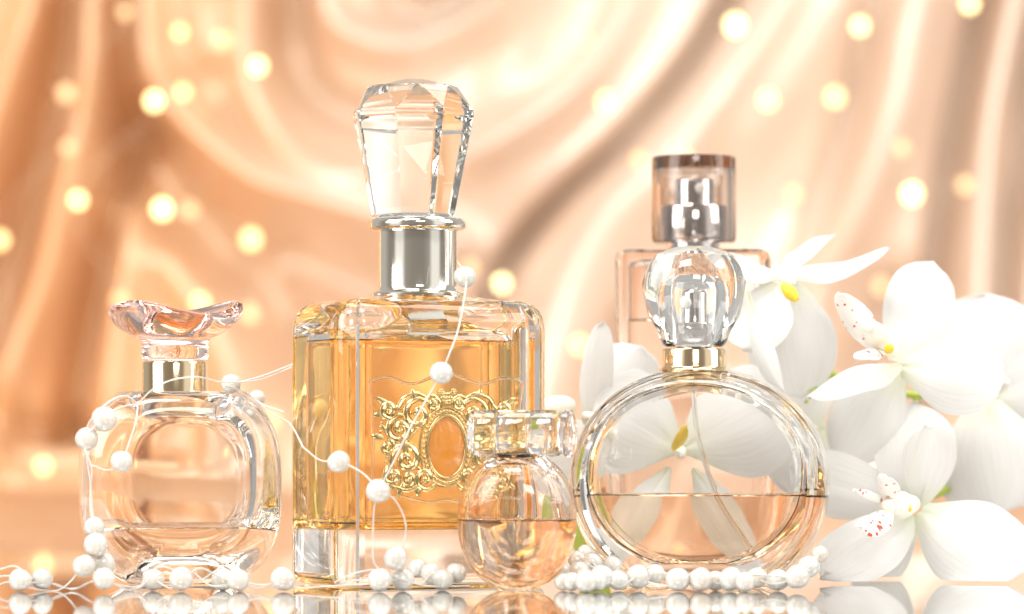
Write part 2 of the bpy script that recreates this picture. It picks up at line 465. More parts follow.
bm = facets([(38,364.5,0,1),(43,367,0,1),(44.5,374,0,1),(61.5,460,0,1),(63,464,0,1),(62.5,471,0,1),(45,496,1,1),(12,503,1,1)], 8, R(22.5-14))
bmesh.ops.bevel(bm, geom=bm.edges[:], offset=.9, segments=1, affect='EDGES')
so = obj('stopper', scale_bm(bm, kk), M['glass_cap'], tall, flat=True); so.location = (-5*kk, 0, 0)
# emblem on the front face
fy = -DP/2
em = empty('emblem', (0, fy*kk, 138*kk)); em.parent = tall; em.scale = (1,.6,1)
def L3(x, z, y=0): return Vector((x, y, z))*kk
def spiral(cx, cz, r0, turns, a0, sgn, n=26, r1=1.5):
    return [L3(cx+(r0*(1-t)+r1*t)*math.cos(a0+sgn*turns*2*PI*t), cz+(r0*(1-t)+r1*t)*math.sin(a0+sgn*turns*2*PI*t), -2-3*t) for t in [i/n for i in range(n+1)]]
bm = bmesh.new()
taper = lambda t: .55+.9*math.sin(PI*min(1, t*1.05))**.6*(1-.45*t)
for s in (-1, 1):
    for (cx, cz, r0, tn, a0, sg, rr) in ((30,30,17,1.6,PI*.9,-1,2.6),(49,15,15,1.7,PI*.75,-1,2.6),(42,-14,17,1.6,-PI*.2,1,2.8),(56,-30,10,1.5,PI*.5,-1,2.2),
            (22,-33,12,1.4,PI*1.1,1,2.4),(60,34,9,1.3,PI*1.2,1,2.8),(14,40,9,1.5,0,1,2.0),(40,-33,8,1.4,0,-1,1.9),(62,-2,8,1.4,PI*.5,1,1.9)):
        pts = spiral(cx, cz, r0, tn, a0, sg)
        pts = [Vector((p.x*s, p.y, p.z)) for p in pts]
        tube(bm, pts, rr*1.15*kk, 6, False, rfun=taper)
        ellipsoid(bm, Vector((pts[-1].x, -4*kk, pts[-1].z)), (2.9*kk, 2.2*kk, 2.9*kk), u=10, v=6)
    # C-shaped arms and the lower swag
    for pl, rr in (([(18,44),(30,50),(44,46),(52,36),(62,38),(67,44)],2.4),([(24,-36),(38,-44),(52,-42),(62,-38),(68,-30)],2.2),([(26,20),(38,10),(44,-2),(38,-18),(27,-24)],2.6),([(50,0),(60,10),(68,20)],2),([(52,28),(60,16),(56,4)],2)):
        tube(bm, [L3(x*s, z, -2.5) for x, z in pl], rr*kk, 6, rfun=lambda t: .4+.8*math.sin(PI*t)**.5)
    # leaves
    for x, z, a, l in ((66,42,.5,9),(70,30,-.2,7),(68,-36,-.7,8),(72,8,.2,7),(34,48,1.2,8),(48,-44,-1.2,8),(30,-45,-1.5,7),(58,24,.8,7)):
        ellipsoid(bm, L3(x*s, z, -2.5), (l*kk, 2.2*kk, 3.2*kk), Matrix.Rotation(-a*s if s > 0 else -(PI-a), 3, 'Y'), 10, 6)
    # beaded arcs
    for cx, cz, r0, a0, a1 in ((49,15,20,-.3,2.2),(42,-16,21,-1.9,.6)):
        for i in range(13):
            a = a0+(a1-a0)*i/12
            ellipsoid(bm, L3(s*(cx+r0*math.cos(a)), cz+r0*math.sin(a), -2), (1.6*kk,)*3, u=8, v=5)
for x, z, r in ((0,46,6.5),(-13,42,4.5),(13,42,4.5),(-6,52,3.6),(7,52,3.6)):      # rosettes
    for i in range(6):
        a = i*PI/3
        ellipsoid(bm, L3(x+r*.62*math.cos(a), z+r*.62*math.sin(a), -3), (r*.42*kk, 2.2*kk, r*.42*kk), u=10, v=6)
    ellipsoid(bm, L3(x, z, -4.5), (r*.35*kk, 2.2*kk, r*.35*kk), u=10, v=6)
recalc(bm); obj('scrollwork', bm, M['gold'], em, 60)
bm = bmesh.new()
def oval(a, b, n=64, y=0): return [L3(a*math.cos(2*PI*i/n), b*math.sin(2*PI*i/n)-2, y) for i in range(n+1)]
tube(bm, oval(20.5,31,64,-3), 1.9*kk, 8, False); tube(bm, oval(28,39,64,-2), 1.4*kk, 8, False)
for i in range(44):
    a = 2*PI*i/44
    ellipsoid(bm, L3(24.3*math.cos(a), 35.2*math.sin(a)-2, -3), (2.0*kk,)*3, u=8, v=6)
recalc(bm); obj('oval_frame', bm, M['gold'], em, 60)
bm = bmesh.new()
loft(bm, [[L3(20*s*math.cos(2*PI*i/48), 30.5*s*math.sin(2*PI*i/48)-2, y) for i in range(48)] for s, y in ((1,.5),(1,-1.2),(.7,-1.9),(.3,-2.2),(.02,-2.3))])
recalc(bm); obj('medallion', bm, M['amberplate'], em, 60)
bm = bmesh.new()      # raised glass line round the emblem
top = [(-80,62),(-60,66),(-35,60),(0,70),(35,60),(60,66),(80,62)]
pl = top+[(78,40),(76,0),(78,-36),(80,-52),(50,-50),(20,-56),(0,-54),(-20,-56),(-50,-50),(-80,-52),(-78,-36),(-76,0),(-78,40),(-80,62)]
tube(bm, [L3(x, z, -.6) for x, z in pl], 1.6*kk, 8)
recalc(bm); obj('embossed_border', bm, M['glass'], em, 60)

# ================================================================ SMALL BOTTLE, PINK CAP (left)
d = 1.0; kk = d/F
yb = ybase(d)
lb = empty('perfume_bottle', (at(180, 0, d).x, 0, 0), R(9))
lb.location.z = .0003
tag(lb, 'rounded clear glass perfume bottle with wavy pink glass cap, farthest left', 'perfume bottle')
def lb_outer():
    return lens_body(101, 104, 97, [(-66,30),(-64,22),(-60,15),(-53,8),(-42,3),(-22,.6),(0,0),(22,.6),(42,3),(53,8),(60,15),(64,22),(66,30)], 2.75, 96, 0, 0, 191)
def lb_inner():
    b_ = lens_body(93, 88, 104, [(-44,34),(-41,24),(-33,13),(-18,3),(0,0),(18,3),(33,13),(41,24),(44,34)], 2.6, 96, 24, 0, 180)
    bmesh.ops.rotate(b_, verts=b_.verts[:], cent=(0,0,0), matrix=Matrix.Rotation(R(-10), 3, 'Z')); return b_
ob = lb_outer()
obj('glass_body', scale_bm(join_hollow(ob, lb_inner()), kk), M['glass'], lb, 30)
obj('perfume', scale_bm(fill_to(lb_inner(), 57), kk), M['clearliq'], lb, 30)
bm = bmesh.new(); lathe(bm, [(28,188),(34,188),(34.5,190),(33.2,192),(33,219),(32,221),(20,221.5)], 48)
recalc(bm); lo_ = obj('collar', scale_bm(bm, kk), M['goldcollar'], lb, 40); lo_.location = (-5*kk, 0, 0)
# wavy dish-shaped cap
bm = bmesh.new(); rings = []
n = 96
def wav(a, amp): return amp*math.sin(2*a+.6)+amp*.35*math.sin(3*a+1.2)
for r, ry, z, am in ((30,26,222,0),(33,28,224,0),(34,29,232,0),(33,28,240,0),(36,31,244,.5),(47,38,248,2),(58,44,255,3.5),(65,47,263,5),(67,48,269,5.5),(66,47,274,5.5),(61,44,276,5.5),(50,37,270,4.5),(34,27,262,3),(16,13,257,1),(2,2,256,0)):
    rings.append([Vector((r*math.cos(2*PI*i/n)*(1+.05*math.sin(3*2*PI*i/n+.5)*(am/6)), ry*math.sin(2*PI*i/n), z+wav(2*PI*i/n, am))) for i in range(n)])
loft(bm, rings); recalc(bm); lo_ = obj('cap', scale_bm(bm, kk), M['glass_pink'], lb, 50); lo_.location = (-5*kk, 0, 0)

# ================================================================ MINI BOTTLE
d = .962; kk = d/F
mb = empty('miniature_bottle', (at(517, 0, d).x, d-1, 0), R(-14))
mb.location.z = .0003
tag(mb, 'smallest rounded perfume bottle with horizontal glass cylinder cap, in front of the amber bottle', 'perfume bottle')
def mini(a, b, z0, dp, zmin, e=2.15):
    return lens_body(a, b, z0, [(-dp*math.cos(t), a*.92*(1-math.sin(t)**.75)) for t in [PI*i/24 for i in range(1, 24)]], e, 80, zmin)
mo = mini(60, 71, 68, 46, 0); mi = mini(49, 57, 72, 35, 0, 2.1)
obj('glass_body', scale_bm(join_hollow(mo, mi), kk), M['glass_rose'], mb, 40)
obj('perfume', scale_bm(fill_to(mini(49, 57, 72, 35, 0, 2.1), 69), kk), M['palerose'], mb, 40)
bm = bmesh.new(); lathe(bm, [(18,126),(21,128),(21,134),(17,136)], 40); recalc(bm)
obj('collar', scale_bm(bm, kk), M['goldcollar'], mb, 40)
# horizontal fluted cylinder cap
bm = bmesh.new(); rings = []
zc, n = 155, 72
for x, r in ((-48,12),(-47.5,19),(-45,22.5),(-40,23.5),(-22,23.5),(-20.5,22.8),(-19,23.5),(12,23.5),(13.5,22.8),(15,23.5),(38,23.5),(43,22),(46,19),(46.5,10)):
    rings.append([Vector((x, (r+.15*math.cos(18*2*PI*i/n))*math.cos(2*PI*i/n), zc+(r+.15*math.cos(18*2*PI*i/n))*math.sin(2*PI*i/n))) for i in range(n)])
loft(bm, rings); recalc(bm)
obj('cap', scale_bm(bm, kk), M['glass_cap'], mb, 30)
bm = bmesh.new(); rings = []
for x, r in ((47.4,20),(49,23),(56,23.5),(57,21)):
    rings.append([Vector((x-.2, r*math.cos(2*PI*i/n), zc+r*math.sin(2*PI*i/n))) for i in range(n)])
loft(bm, rings); recalc(bm); obj('cap_ring', scale_bm(bm, kk), M['glass_rose'], mb, 30)

# ================================================================ ROUND BOTTLE
d = 1.0; kk = d/F
rb = empty('perfume_bottle', (at(700, 0, d).x, d-1, 0), R(-10))
rb.location.z = .0003
tag(rb, 'large round flat perfume bottle half full of pale rose liquid with clear bulb cap', 'perfume bottle')
def rb_outer():
    return lens_body(129, 116, 99.5, [(-58,20),(-57,16),(-53,12.5),(-47,10.5),(-43,9.5),(-38,5),(-26,1.3),(-10,0),(10,0),(26,1.3),(38,5),(43,9.5),(47,10.5),(53,12.5),(57,16),(58,20)], 2.1, 120)
def rb_inner():
    return lens_body(109, 92, 107, [(-42,16),(-41,9),(-37,4),(-28,1),(0,0),(28,1),(37,4),(41,9),(42,16)], 2.1, 120, 22)
obj('glass_body', scale_bm(join_hollow(rb_outer(), rb_inner()), kk), M['glass'], rb, 30)
obj('perfume', scale_bm(fill_to(rb_inner(), 89), kk), M['palerose'], rb, 30)
bm = bmesh.new(); lathe(bm, [(26,211),(35,211),(35.5,213),(33,215),(32.5,217),(32.5,232),(31.5,234),(14,234.5)], 48)
recalc(bm); ro = obj('collar', scale_bm(bm, kk), M['goldcollar'], rb, 40); ro.location = (-6*kk, 0, 0)
# spray nozzle inside the cap
bm = bmesh.new(); lathe(bm, [(13,234),(20,235),(20,262),(19,264),(13,265),(13,268),(13,292),(12,294),(2,295)], 40)
recalc(bm); nz_o = obj('spray_nozzle', scale_bm(bm, kk), M['chrome'], rb, 40)
bm = bmesh.new(); ellipsoid(bm, (-6,-13,284), (5.2,3,5.2), u=16, v=10)
recalc(bm); obj('nozzle_hole', scale_bm(bm, kk), M['white'], nz_o, 40)
bm = bmesh.new(); tube(bm, [(-6,0,228),(-6,0,190),(0,-2,140),(20,-4,85),(52,-6,36)], 2.6, 10)
recalc(bm); obj('dip_tube', scale_bm(bm, kk), M['tube'], rb, 60)
# bulb cap
bm = facets([(29,236,0,1),(31.5,238,0,1),(38,252,1,1),(46,268,0,1),(51,284,1,1),(52,300,0,1),(48,316,1,1),(39,328,0,1),(24,335,1,1),(8,337,0,1)], 12, .1)
inn = bmesh.new(); lathe(inn, [(23,235.9),(23,252),(24,292),(22,299),(14,304),(2,305)], 40)
bm = join_hollow(bm, inn)
ro = obj('cap', scale_bm(bm, kk), M['glass_cap'], rb, 22); ro.location = (-6*kk, 0, 0); nz_o.location = (-6*kk, 0, 0)

# ================================================================ BACK BOTTLE
d = 1.085; kk = d/F
bb = empty('perfume_bottle', (at(694, 0, d).x, d-1, 0), R(-6))
bb.location.z = .0003
tag(bb, 'rectangular perfume bottle with smoky clear cap over chrome sprayer, behind the round bottle', 'perfume bottle')
hb = ybase(d)
def bb_box(w, dp, r, zs):
    bm = bmesh.new(); loft(bm, [rrect(w-2*i, dp-2*i, max(3, r-i*.5), z, 0) for z, i in zs]); 
    bmesh.ops.remove_doubles(bm, verts=bm.verts[:], dist=.01); return bm
top = hb-252
bo = bb_box(152, 92, 10, [(0,6),(3,1),(8,0),(top-8,0),(top-3,1.5),(top,7),(top+1,30)])
bi = lambda: bb_box(126, 66, 8, [(30,4),(34,0),(top-18,0),(top-13,3),(top-11,14)])
obj('glass_body', scale_bm(join_hollow(bo, bi()), kk), M['glass_rose'], bb, 30)
obj('perfume', scale_bm(fill_to(bi(), top-70), kk), M['clearliq'], bb, 30)
bm = bmesh.new(); z = top
lathe(bm, [(24,z+1),(26,z+2),(26,z+10),(32,z+11),(33,z+13),(33,z+43),(32,z+45),(21,z+46),(20.5,z+47),(20.5,z+70),(19.5,z+72),(3,z+72.5)], 48)
recalc(bm); s_ = obj('spray_nozzle', scale_bm(bm, kk), M['chrome'], bb, 40)
bm = bmesh.new(); ellipsoid(bm, (7,-20,z+62), (5,3,5), u=16, v=10); recalc(bm); obj('nozzle_hole', scale_bm(bm, kk), M['white'], s_, 40)
bm = bmesh.new(); lathe(bm, [(39,z+8),(41,z+9),(42,z+12),(42,z+90),(41.4,z+93),(40,z+94),(2,z+94)], 64)
inn = bmesh.new(); lathe(inn, [(35,z+8.1),(35,z+60),(35,z+81),(34.5,z+82),(2,z+82.3)], 64)
obj('cap', scale_bm(join_hollow(bm, inn), kk), M['glass_smoke'], bb, 40)

# ================================================================ ORCHIDS
def petal_bm(base, tip, width, nrm=(0,-1,0), cup=.25, arch=.15, wide=.55, ruffle=.04, twist=0, seed=0, nu=20, nv=14, thick=.00035, blunt=.55, neck=.27):
    rnd = random.Random(seed); ph = [rnd.uniform(0, 6.28) for _ in range(4)]
    base, tip = Vector(base), Vector(tip); ax = tip-base; L = ax.length; ax.normalize()
    nrm = Vector(nrm); nrm = (nrm-ax*nrm.dot(ax)).normalized(); sd = ax.cross(nrm)
    if twist: q = Matrix.Rotation(twist, 3, ax); nrm = q @ nrm; sd = q @ sd
    bm = bmesh.new(); uvl = bm.loops.layers.uv.new('UVMap')
    def hw(u):
        # narrow foot, widest at `wide`, rounded tip
        if u < wide: t = u/wide; return neck+(1-neck)*math.sin(PI/2*t)**1.15
        t = (u-wide)/(1-wide); return max(0.0, 1-t**(1.8+blunt))**(.62)
    G = []
    for i in range(nu+1):
        u = i/nu; w = width/2*hw(u); row = []
        for j in range(nv+1):
            v = -1+2*j/nv
            p = base+ax*(L*(u-.02*v*v*0))+sd*(w*v)
            h = -cup*w*v*v + arch*L*(math.sin(PI*u*.9)) - .02*L*math.exp(-(v/.16)**2)*(1-u)
            h += ruffle*L*(abs(v)**2)*math.sin(5*u+ph[0]+v*1.3)*min(1, u*2.5) + ruffle*.4*L*math.sin(9*u+3*v+ph[1])*v*v*u
            p = p+nrm*h
            row.append((p, u, (v+1)/2))
        G.append(row)
    Vt = [[bm.verts.new(p) for p, _, _ in row] for row in G]
    for i in range(nu):
        for j in range(nv):
            try: f = bm.faces.new((Vt[i][j], Vt[i][j+1], Vt[i+1][j+1], Vt[i+1][j]))
            except ValueError: continue
            for lp, (a, b) in zip(f.loops, ((i,j),(i,j+1),(i+1,j+1),(i+1,j))):
                lp[uvl].uv = (a/nu, b/nv)
    bmesh.ops.remove_doubles(bm, verts=bm.verts[:], dist=1e-6)
    recalc(bm)
    # thickness
    for v in bm.verts: v.normal_update()
    bmesh.ops.solidify(bm, geom=bm.faces[:], thickness=thick)
    return bm
def clampz(bm, parent_mat=None, z=.0006):
    for v in bm.verts:
        if v.co.z < z: v.co.z = z+(random.random()*.0001)
    return bm
def blossom(parent, centre, petals, lip=None, column=None, throat=None, seed=0, label=None):
    """centre (px,py,d); petals: dict list with tip (px,py,d) and width in px"""
    c = at(*centre)
    # short column is the blossom's own mesh
    bm = bmesh.new()
    if column:
        a, b, r = at(*column[0]), at(*column[1]), column[2]*centre[2]/F
        tube(bm, [a, a.lerp(b, .35), a.lerp(b, .7), b], r, 14, rfun=lambda t: .62+.42*math.sin(PI*min(1, t*1.02)**1.3) if t < .999 else .45)
        ellipsoid(bm, b, (r*.55,)*3)
    else:
        ellipsoid(bm, c, (.0016,.0016,.0016))
    recalc(bm)
    ob = obj('blossom', bm, M['column'], parent, 60, world=True)
    if label: ob['label'] = label
    for i, p in enumerate(petals):
        q = dict(p); base = at(*q.pop('base', centre)); tip = at(*q.pop('tip')); w = q.pop('w')*centre[2]/F
        bmp = clampz(petal_bm(base, tip, w*1.1, seed=seed*10+i, **q))
        obj('petal', bmp, M['petal'], ob, 60, world=True)
    if lip:
        for i, p in enumerate(lip):
            q = dict(p); base = at(*q.pop('base', centre)); tip = at(*q.pop('tip')); w = q.pop('w')*centre[2]/F
            mm = q.pop('m', 'lip')
            obj('lip', clampz(petal_bm(base, tip, w, seed=seed*10+40+i, nu=14, nv=8, **q)), M[mm], ob, 60, world=True)
    if throat:
        a, b, r = throat
        bm = bmesh.new(); tube(bm, [at(*a), at(*a).lerp(at(*b), .5), at(*b)], r*centre[2]/F, 10, rfun=lambda t: .5+.7*math.sin(PI*t))
        recalc(bm); obj('throat', bm, M['yellow'], ob, 60, world=True)
    return ob
D = 1.05
spray = empty('orchid_spray', (at(905, 560, D).x, D-1, 0))
tag(spray, 'white orchid spray of four open blossoms right of the round bottle', 'orchid')
bm = bmesh.new()
tube(bm, [at(792,300,1.075), at(830,372,1.08), at(868,385,1.085), at(915,395,1.085), at(965,392,1.085), at(985,430,1.085), at(960,480,1.08), at(910,505,1.075)], 4*D/F, 10)
tube(bm, [at(915,395,1.085), at(922,430,1.085), at(915,500,1.078)], 3.4*D/F, 10)
tube(bm, [at(965,392,1.085), at(1010,360,1.09), at(1060,330,1.09)], 3.6*D/F, 10)
for a_, b_, c_ in ((( 830,372,1.08),(818,384,1.06),(806,402,1.05)),((868,385,1.085),(852,398,1.07),(840,402,1.06))):
    tube(bm, [at(*a_), at(*b_), at(*c_)], 4*D/F, 8, rfun=lambda t: 1.1-.7*t)
recalc(bm); obj('stem', bm, M['leaf'], spray, 60, world=True)
bpy.context.view_layer.update()
# A: side-on blossom beside the spray cap
blossom(spray, (782,274,1.045), [
    dict(tip=(712,262,1.03), w=44, wide=.6, arch=.05, cup=.2, nrm=(0,-.6,.8)),
    dict(tip=(833,240,1.075), w=24, wide=.5, arch=.10, nrm=(-.2,-.7,.7)),
    dict(tip=(888,246,1.03), w=27, wide=.5, arch=-.10, nrm=(.1,-.8,.6)),
    dict(base=(786,282,1.05), tip=(800,398,1.055), w=84, wide=.55, arch=.04, cup=.25, blunt=.9, nrm=(.15,-1,.1)),
    dict(base=(776,282,1.04), tip=(742,350,1.03), w=62, wide=.5, arch=.08, cup=.4, nrm=(-.3,-1,.1)),
    dict(base=(748,290,1.025), tip=(786,392,1.02), w=20, wide=.5, arch=-.06, cup=.5, nrm=(.6,-1,.2)),
   ], column=((776,268,1.04),(792,282,1.02),7), throat=((783,285,1.018),(797,300,1.015),5.5), seed=1, label='side-on blossom with an orange yellow throat')
# B: centre blossom
blossom(spray, (900,368,1.035), [
    dict(base=(898,362,1.04), tip=(934,262,1.05), w=64, wide=.58, arch=.05, cup=.25, blunt=1.0, nrm=(-.1,-1,-.1)),
    dict(base=(902,366,1.03), tip=(1005,381,1.025), w=74, wide=.55, arch=.08, cup=.3, blunt=1.0, nrm=(.1,-1,.35)),
    dict(base=(900,364,1.03), tip=(808,399,1.01), w=38, wide=.45, arch=.06, cup=.5, blunt=.1, nrm=(-.1,-.8,.7)),
    dict(base=(896,374,1.045), tip=(840,462,1.05), w=68, wide=.5, arch=.05, cup=.3, blunt=.5, nrm=(0,-1,.15)),
    dict(base=(890,366,1.055), tip=(856,430,1.06), w=60, wide=.5, arch=.0, cup=.2, nrm=(0,-1,.1)),
   ], lip=[dict(base=(874,352,1.02), tip=(838,292,1.01), w=31, wide=.5, arch=.06, cup=.7, nrm=(-.5,-1,0)),
           dict(base=(884,352,1.02), tip=(856,362,1.0), w=20, wide=.5, arch=.1, cup=.6, nrm=(-.3,-.8,.5))],
   column=((893,352,1.03),(868,326,1.005),11), throat=((886,352,1.012),(892,346,1.01),4), seed=2, label='centre blossom with a broad upright petal')
# C: right-hand blossom, turned away
blossom(spray, (985,398,1.085), [
    dict(tip=(985,294,1.09), w=104, wide=.5, arch=.05, cup=.2, blunt=1.2),
    dict(base=(985,402,1.08), tip=(1000,512,1.075), w=104, wide=.55, arch=.08, cup=.3, blunt=1.0),
    dict(tip=(1085,360,1.09), w=90, wide=.55, arch=.05, blunt=1.0),
    dict(base=(978,402,1.095), tip=(938,360,1.10), w=60, wide=.5, arch=.0),
    dict(base=(1000,410,1.09), tip=(1070,470,1.085), w=86, wide=.55, arch=.03),
   ], column=((990,392,1.07),(1006,382,1.055),7), seed=3, label='blossom turned away at the right edge')
# D: lower blossom resting on the mirror
blossom(spray, (918,508,1.03), [
    dict(base=(916,506,1.04), tip=(915,403,1.05), w=76, wide=.52, arch=.07, cup=.35, blunt=.9, nrm=(-.05,-1,-.1)),
    dict(base=(920,504,1.03), tip=(924,424,1.005), w=34, wide=.5, arch=.05, cup=.6, blunt=.3, nrm=(.5,-1,0)),
    dict(base=(912,506,1.045), tip=(784,470,1.05), w=60, wide=.6, arch=.02, cup=.25, blunt=.8, nrm=(-.2,-1,.1)),
    dict(base=(914,514,1.02), tip=(820,578,1.0), w=66, wide=.55, arch=.07, cup=.35, blunt=.6, nrm=(-.2,-1,.35)),
    dict(base=(914,516,1.035), tip=(852,580,1.035), w=58, wide=.6, arch=.02, cup=.2, nrm=(0,-1,.2)),
    dict(base=(920,510,1.02), tip=(1026,574,1.005), w=92, wide=.52, arch=.08, cup=.25, blunt=.8, nrm=(.2,-1,.4)),
   ], lip=[dict(base=(893,503,1.003), tip=(885,474,.990), w=22, wide=.6, arch=.1, cup=.5, blunt=.9, nrm=(-.3,-1,.1)),
           dict(base=(886,502,1.002), tip=(852,489,.988), w=8, wide=.4, arch=.1, cup=.5),
           dict(base=(892,508,1.000), tip=(862,530,.985), w=30, wide=.55, arch=.05, cup=.6, blunt=.9, nrm=(-.3,-1,.2))],
   column=((912,504,1.018),(888,507,.998),14), throat=((905,506,1.004),(911,510,1.003),3.2), seed=4, label='lower blossom with a red speckled lip resting on the mirror')
# left spray, behind the round bottle
D2 = 1.06
sp2 = empty('orchid_spray', (at(665, 560, D2).x, D2-1, 0))
tag(sp2, 'white orchid with bud and green leaf standing behind the round bottle', 'orchid')
bm = bmesh.new()
tube(bm, [at(590,575,1.06), at(585,540,1.065), at(588,480,1.07), at(597,445,1.06), at(604,432,1.05)], 3.5*D2/F, 10)
recalc(bm); obj('stem', bm, M['leaf'], sp2, 60, world=True)
obj('leaf', clampz(petal_bm(at(600,582,1.055), at(583,478,1.06), 44*D2/F, (0,-1,0), .3, .05, .5, .02, 0, 77)), M['leaf'], sp2, 60, world=True)
obj('bud', (lambda b: (ellipsoid(b, at(556,408,1.05), (20*D2/F, 11*D2/F, 12*D2/F), Matrix.Rotation(R(-10), 3, 'Y'), 20, 12), recalc(b), b)[2])(bmesh.new()), M['column'], sp2, 60, world=True)
blossom(sp2, (604,428,1.045), [
    dict(base=(592,430,1.05), tip=(606,320,1.04), w=34, wide=.5, arch=.12, cup=.5, blunt=.2, nrm=(-.4,-1,0)),
    dict(base=(600,430,1.06), tip=(640,346,1.06), w=66, wide=.6, arch=.05, cup=.25, blunt=1.0),
    dict(base=(600,432,1.05), tip=(548,462,1.05), w=60, wide=.6, arch=.03, cup=.25, blunt=.9),
   ], column=((600,430,1.04),(586,416,1.03),8), seed=5, label='half-hidden blossom with a narrow curled upright petal')
blossom(sp2, (684,452,1.045), [
    dict(tip=(596,400,1.04), w=104, wide=.55, arch=.04, cup=.2, blunt=1.2, neck=.1, nrm=(-.1,-1,.5)),
    dict(tip=(790,398,1.04), w=110, wide=.55, arch=.04, cup=.2, blunt=1.2, neck=.1, nrm=(.1,-1,.5)),
    dict(base=(672,470,1.045), tip=(618,556,1.035), w=34, wide=.5, arch=.06, cup=.3, neck=.1, nrm=(0,-1,.5)),
    dict(base=(694,470,1.045), tip=(752,560,1.035), w=36, wide=.5, arch=.06, cup=.3, neck=.1, nrm=(0,-1,.5)),
   ], lip=[dict(base=(676,452,1.04), tip=(690,428,1.03), w=9, wide=.5, arch=.12, cup=.6, m='yellow')],
   column=((684,452,1.045),(682,458,1.038),5), seed=6, label='blossom seen from behind through the round bottle')
blossom(sp2, (812,430,1.065), [
    dict(tip=(790,372,1.07), w=60, wide=.55, arch=.03, cup=.2),
    dict(tip=(795,500,1.06), w=76, wide=.55, arch=.03, cup=.2, blunt=1.0),
    dict(base=(826,430,1.07), tip=(760,430,1.06), w=56, wide=.55, arch=.03),
   ], seed=8, label='petals just behind the right rim of the round bottle')

# ================================================================ PEARLS
bm = bmesh.new(); bmesh.ops.create_uvsphere(bm, u_segments=32, v_segments=20, radius=1)
for v in bm.verts:
    n_ = v.co.copy(); v.co *= 1+.025*math.sin(3*n_.x+2*n_.z)+.02*math.sin(4*n_.y-1)
pm = bpy.data.meshes.new('pearl'); bm.to_mesh(pm); bm.free()
for p in pm.polygons: p.use_smooth = True
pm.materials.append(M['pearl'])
def garland(label, pearls, wires, r=.0002):
    root = empty('pearl_garland', (at(pearls[0][0], 0, pearls[0][3]).x, pearls[0][3]-1, 0))
    tag(root, label, 'pearl garland', 'pearl garlands strewn among the bottles')
    bpy.context.view_layer.update()
    for x, y, rr, d in pearls:
        o = bpy.data.objects.new('pearl', pm); C.objects.link(o); o.parent = root
        rad = rr*d/F; p = at(x, y, d)
        p.z = max(p.z, rad*1.0)
        o.location = p-root.location
        o.scale = (rad*random.uniform(.97,1.03), rad, rad*random.uniform(.95,1.04)); o.rotation_euler = (random.uniform(-.5,.5), random.uniform(-.5,.5), random.uniform(0,6))
    bm = bmesh.new()
    for w in wires:
        pts = [at(*p) for p in w]
        for p in pts: p.z = max(p.z, .0004)
        tube(bm, pts, r, 6)
    recalc(bm); obj('wire', bm, M['wire'], root, 60, world=True)
dl = .955   # in front of the bottles
garland('pearl garland piled at the foot of the left bottle', [
  (20.5,580,11.5,.95),(42,579,11,.953),(84,566,11.5,.95),(104,564,11.5,.955),(104,579,11,.945),(96,545,12,.952),(94.5,527,10.5,.955),
  (153,580,11,.955),(181,579,12,.95),(222.5,581,11,.957),(238,581,11.5,.95),(283,581,12.5,.95)],
  [[(-12,574,.95),(4,568,.95),(14,566,.95),(22,570,.95),(30,578,.95),(42,578,.953),(60,587,.955),(76,588,.955),(90,582,.95),(104,579,.948)],
   [(-10,578,.95),(10,576,.95),(30,582,.95),(55,584,.953),(75,589,.955),(100,575,.95),(104,566,.953),(92,556,.952),(96,545,.952),(95,530,.955)],
   [(104,579,.945),(130,590,.95),(153,580,.955),(166,572,.95),(181,579,.95),(200,568,.95),(222,578,.955),(238,581,.95),(262,585,.95),(283,581,.95)],
   [(84,566,.95),(60,590,.953),(30,588,.95),(8,582,.95),(-10,590,.95)],
   [(140,588,.95),(150,572,.95),(166,567,.95),(196,580,.95),(214,572,.955),(226,566,.958),(250,585,.955)],
   [(110,583,.945),(135,587,.95),(153,580,.953),(172,588,.95),(190,572,.95),(212,586,.95),(240,583,.95),(258,588,.95),(283,578,.95)],
   [(283,581,.95),(296,588,.95),(330,586,.95),(372,584,.95)]])
garland('pearl strand draped over the shoulder of the left bottle', [
  (104.5,419,12.5,.958),(87,439,11.5,.958),(121.5,461.5,11,.955),(231,384,10,.99),(257,398,8,1.03)],
  [[(138,404,.97),(118,408,.96),(104,419,.957),(90,432,.956),(86,450,.956),(90,480,.955),(92,505,.955),(95,527,.955)],
   [(138,402,.97),(136,420,.96),(130,440,.957),(121.5,461,.955),(108,470,.955),(92,465,.955)],
   [(138,404,.965),(152,390,.962),(172,380,.96),(198,377,.96),(222,382,.975),(258,380,.985),(292,367,.985)],
   [(231,384,.985),(262,376,.985),(293,364,.985)],
   [(138,404,.965),(126,396,.962),(112,400,.958),(98,412,.957),(88,425,.957),(84,445,.956),(92,470,.955),(90,500,.955),(97,545,.952)],
   [(225,386,.985),(245,392,.99),(262,404,.99),(284,412,.98)],
   [(231,384,.99),(250,396,1.0),(270,412,.99),(290,424,.975),(303,447,.96)]])
garland('pearl strand hanging down across the front of the amber bottle', [
  (465,277,11,.962),(441,373,11.5,.945),(339,462,11.5,.948),(378,491,12.5,.943),(363,351,8,1.09),(396,558,12.5,.95)],
  [[(458,262,.98),(466,277,.962),(464,300,.955),(458,330,.95),(450,352,.946),(441,373,.945),(425,402,.944),(408,432,.943),(392,465,.943),(378,491,.943)],
   [(303,447,.96),(320,460,.952),(339,462,.948),(358,470,.945),(370,480,.943),(378,491,.943)],
   [(378,491,.943),(374,510,.945),(373,540,.948),(374,562,.95),(385,575,.95)],
   [(378,491,.943),(392,497,.944),(402,512,.946),(406,528,.948),(403,545,.95),(396,558,.95)]])
